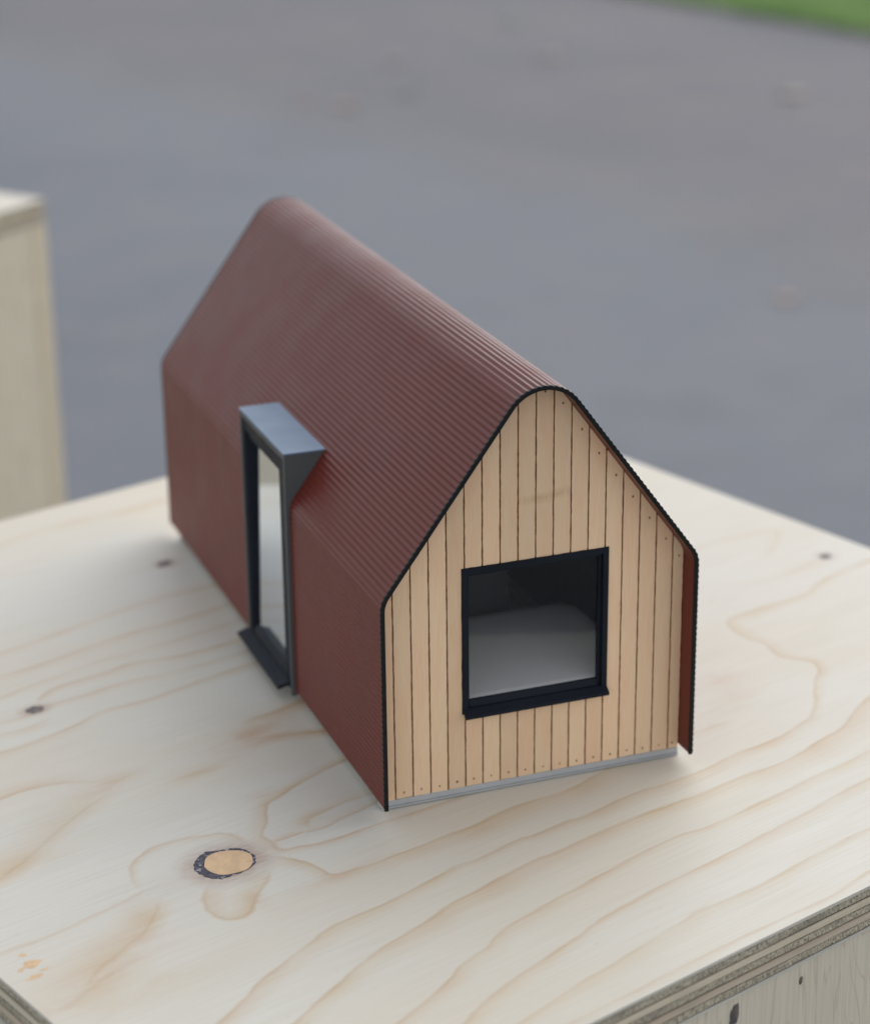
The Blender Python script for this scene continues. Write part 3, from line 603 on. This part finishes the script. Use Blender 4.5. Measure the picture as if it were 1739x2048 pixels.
# gable walls
WX0, WX1, WZ0, WZ1 = 0.2755, 0.7410, 0.268, 0.7310
PZ0 = 0.0275; XL, XR = T+.0015, 1-T-.0015
def topline(x0, x1):
    xs = [x0]+[x for x in np.arange(math.ceil(x0/.008)*.008, x1, .008) if x0+.001 < x < x1-.001]+[x1]
    return [(x, inner_top(x)-.0015) for x in xs]
def rag(p, q, amp):
    """laser-cut edge from p to q, slightly uneven"""
    L = math.dist(p, q); n = max(2, int(L/.016)); out = []
    for i in range(n):
        t = i/n; j = 0 if i == 0 else random.uniform(-amp, amp)
        nx, nz = -(q[1]-p[1])/L, (q[0]-p[0])/L
        out.append((p[0]+(q[0]-p[0])*t+nx*j, p[1]+(q[1]-p[1])*t+nz*j))
    return out
def ragged(corners, amp=.0007):
    out = []
    for i in range(len(corners)):
        a, b = corners[i], corners[(i+1) % len(corners)]
        out += rag(a, b, amp) if math.dist(a, b) > .03 else [a]
    return out
def plank(wall, poly, y0, y1):
    mb = HB_(); mb.prism(ragged(poly), y0, y1, 'y', 0, 1)
    return mb.build('plank', [M['plank'], M['burnt']], wall)
SEAMS = [XL] + [0.0628+.0555*k for k in range(17)] + [XR]
def gable(name, y0, y1, yb0, yb1, window):
    mb = HB_()
    def bk(poly): mb.prism(poly, yb0, yb1, 'y')
    if window:
        e = .004
        a, b = WX0-e, WX1+e
        bk([(XL, PZ0), (a, PZ0)] + topline(XL, a)[::-1]); bk([(b, PZ0), (XR, PZ0)] + topline(b, XR)[::-1])
        bk([(a, PZ0), (b, PZ0), (b, WZ0-e), (a, WZ0-e)]); bk([(a, WZ1+e), (b, WZ1+e)] + topline(a, b)[::-1])
    else: bk([(XL, PZ0), (XR, PZ0)] + topline(XL, XR)[::-1])
    wall = mb.build(name, M['burnt'])
    g = .0024
    for k in range(len(SEAMS)-1):
        a, b = SEAMS[k]+(g if k else 0), SEAMS[k+1]-(g if k < len(SEAMS)-2 else 0)
        z0 = PZ0 + random.uniform(-.0008, .0008)
        tl = topline(a, b)[::-1]
        if not window or b < WX0 or a > WX1: plank(wall, [(a, z0), (b, z0)]+tl, y0, y1)
        elif a > WX0 and b < WX1:
            plank(wall, [(a, z0), (b, z0), (b, WZ0-.001), (a, WZ0-.001)], y0, y1); plank(wall, [(a, WZ1+.001), (b, WZ1+.001)]+tl, y0, y1)
        elif a < WX0: plank(wall, [(a, z0), (b, z0), (b, WZ0-.001), (WX0-.001, WZ0-.001), (WX0-.001, WZ1+.001), (b, WZ1+.001)]+tl, y0, y1)
        else: plank(wall, [(a, z0), (b, z0)]+tl+[(a, WZ1+.001), (WX1+.001, WZ1+.001), (WX1+.001, WZ0-.001), (a, WZ0-.001)], y0, y1)
    return wall
wall = gable('gable_wall', DREC, DREC+.006, DREC+.0026, DREC+.014, True)
gable('rear_gable_wall', LEN-DREC-.006, LEN-DREC, LEN-DREC-.014, LEN-DREC-.0045, False)
nh = HB_()
def nail(x, z, r=.0038):
    n = 8; r *= random.uniform(.8, 1.2)
    nh.prism([(x+r*.8*math.cos(2*math.pi*i/n), z+r*math.sin(2*math.pi*i/n)) for i in range(n)], DREC-.0004, DREC+.002, 'y')
for k in range(len(SEAMS)-1):
    m_ = .5*(SEAMS[k]+SEAMS[k+1])
    if k == 0: m_ = SEAMS[0]+.006
    nail(m_+random.uniform(-.002, .002), PZ0+.019+random.uniform(-.002, .002))
    xt = m_ + (.004 if m_ > .6 else 0)
    if k: nail(xt, inner_top(xt)-.022-(.022*abs(xt-.5)/.2 if abs(xt-.5) < .2 else .022))
tag(nh.build('nail_heads', M['burnt'], wall), kind='stuff')

# window in the gable
d = DREC
w = HB_()
w.box(WX0, .2937, d-.004, d+.020, WZ0, WZ1); w.box(.7235, WX1, d-.004, d+.020, WZ0, WZ1)
w.box(.2937, .7235, d-.0035, d+.020, .7115, WZ1); w.box(.2937, .7235, d-.0035, d+.020, WZ0, .2840)
win = w.build('window', M['navy'], bevel=.0012)
w = HB_()
w.box(.2940, .3010, d+.008, d+.0215, .2845, .7110); w.box(.7130, .7230, d+.008, d+.0215, .2845, .7110)
w.box(.3010, .7130, d+.0085, d+.0215, .7020, .7110)
w.prism([(d+.004, .2845), (d+.0215, .2845), (d+.0215, .3050), (d+.012, .3050)], .3010, .7130, 'x')
w.build('sash', M['navy'], win, bevel=.001)
w = HB_(); w.box(.2990, .7150, d+.014, d+.018, .3030, .7040); w.build('pane', M['glass'], win)
w = HB_(); w.prism([(d-.002, .2850), (d-.026, .2690), (d-.026, .2590), (d-.002, .2720)], .2775, .7400, 'x'); w.build('sill', M['navy'], win, bevel=.0012)

# door in its zinc surround
DX, DY0, DY1, DZT = -.012, .865, 1.368, .860
q = HB_()
ck = [(DX, .028), (.020, .028), (.020, .70), (.140, .857), (DX, .857)]
for (a, b) in ((DY0, DY0+.014), (DY1-.014, DY1)): q.add([(x, a, z) for x, z in ck]+[(x, b, z) for x, z in ck], [(0,1,2,3,4),(9,8,7,6,5),(0,5,6,1),(1,6,7,2),(2,7,8,3),(3,8,9,4),(4,9,5,0)])
q.box(DX+.0005, .136, DY0+.0143, DY1-.0143, .838, .857)
sur = q.build('door_surround', M['grey'], bevel=.0016)
q = HB_(); q.box(DX-.0015, .142, DY0-.0015, DY1+.0015, .8575, .8625); q.build('surround_top', M['zinc_sky_tint'], sur, bevel=.001)
q = HB_()
a, b = DY0+.0145, DY1-.0145
q.box(-.0105, .034, a, a+.052, .045, .8375); q.box(-.0060, .034, b-.019, b, .045, .8375); q.box(-.0055, .034, a+.052, b-.019, .795, .8375); q.box(-.0055, .034, a+.052, b-.019, .045, .070)
door = q.build('door', M['navy'], bevel=.0012)
q = HB_(); a2, b2 = a+.0522, b-.0192
q.box(-.002, .030, a2, a2+.009, .0705, .7945); q.box(-.002, .030, b2-.009, b2, .0705, .7945); q.box(.0045, .030, a2+.009, b2-.009, .7700, .7945)
q.add([(x, y, z) for y in (a2+.009, b2-.009) for x, z in ((-.006, .0705), (.030, .0705), (.030, .0980), (.006, .0980))], [(0,1,2,3),(7,6,5,4),(0,4,5,1),(1,5,6,2),(2,6,7,3),(3,7,4,0)])
q.build('sash', M['navy'], door, bevel=.001)
q = HB_(); q.add([(x, y, z) for y in (a2+.008, b2-.008) for x, z in ((.0085, .0940), (.0125, .0940), (.0225, .7740), (.0185, .7740))], [(0,1,2,3),(7,6,5,4),(0,4,5,1),(1,5,6,2),(2,6,7,3),(3,7,4,0)]); q.build('pane', M['doorglass'], door)
q = HB_(); q.add([(x, y, z) for y in (.902, 1.380) for x, z in ((.0, .066), (-.050, .050), (-.050, .040), (.0, .052))], [(0,1,2,3),(7,6,5,4),(0,4,5,1),(1,5,6,2),(2,6,7,3),(3,7,4,0)])
q.build('threshold', M['navy'], door, bevel=.0015)

# base frame, feet and interior
q = HB_(); q.box(.032, .968, d+.0303, LEN-d-.0303, .0085, .0262); base = q.build('base', M['base'], bevel=.001)
for (a, b, c, e) in ((d-.001, d+.03, d-.006, d+.03), (LEN-d-.03, LEN-d+.001, LEN-d-.03, LEN-d+.006)):
    q = HB_(); q.box(.0165, 1-T-.001, a, b, .0085, .0265); q.build('base_strip', M['base'], base, bevel=.001)
    q = HB_(); q.box(.0190, .9875, c, e, .0030, .0080); q.build('base_lip', M['base'], base, bevel=.0008)
for (a, b) in ((T+.003, T+.012), (1-T-.012, 1-T-.003)):
    q = HB_(); q.box(a, b, d+.0305, LEN-d-.0305, .0270, .08); q.build('light_stop_rail', M['base'], base)  # unseen rails added to stop light leaking in under the roof sides
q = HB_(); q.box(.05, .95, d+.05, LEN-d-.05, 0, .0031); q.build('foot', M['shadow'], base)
lin = HB_()
li = INN - N2*0.004
for (a, b, c0) in ((d+.04, .872, 0), (.872, 1.378, icut), (1.378, LEN-d-.02, 0)):
    pr = li[c0:]; n = len(pr); k0 = len(lin.v)
    lin.v += [(x, a, z) for x, z in pr]+[(x, b, z) for x, z in pr]; lin.f += [(k0+i, k0+n+i, k0+n+i+1, k0+i+1) for i in range(n-1)]; lin.m += [0]*(n-1)
lin.build('lining', M['lining'], smooth=True, fix=False)
q = HB_(); q.box(T+.006, 1-T-.006, d+.016, LEN-d-.016, .027, .034); q.build('floor', M['white'])
def inside(x): return inner_top(x)-.012
q = HB_(); q.prism([(.025, .035), (.66, .035), (.66, inside(.66))]+[(x, inside(x)) for x in (.60, .57, .5, .43, .36, .2, .06)]+[(.025, .60)], .66, .672, 'y'); q.build('partition', M['partition'])
def bed():
    q = HB_(); ys = [.1005, .13, .18, .24, .31, .40, .50, .58, .62, .635]; zs = [.300, .304, .309, .314, .319, .324, .328, .329, .326, .316]; xr = [.84, .845, .85, .855, .86, .868, .872, .865, .84, .79]
    n = len(ys); xs = [0, .04, .5, .93, .98, 1]
    for y, z, r in zip(ys, zs, xr): q.v += [(.05+(r-.05)*t, y, z-(.010 if t in (0, 1) else .002 if t in (.04, .98) else 0)) for t in xs]
    m = len(xs)
    for i in range(n-1): q.f += [(i*m+k, i*m+k+1, (i+1)*m+k+1, (i+1)*m+k) for k in range(m-1)]
    k0 = len(q.v); ring = [k for k in range(m)]+[i*m+m-1 for i in range(1, n)]+[(n-1)*m+k for k in range(m-2, -1, -1)]+[i*m for i in range(n-2, 0, -1)]
    q.v += [(q.v[k][0], q.v[k][1], .035) for k in ring]; L_ = len(ring)
    q.f += [(ring[k], k0+k, k0+(k+1) % L_, ring[(k+1) % L_]) for k in range(L_)]; q.m = [0]*len(q.f)
    return q.build('bed', M['white'], smooth=True)
bed()
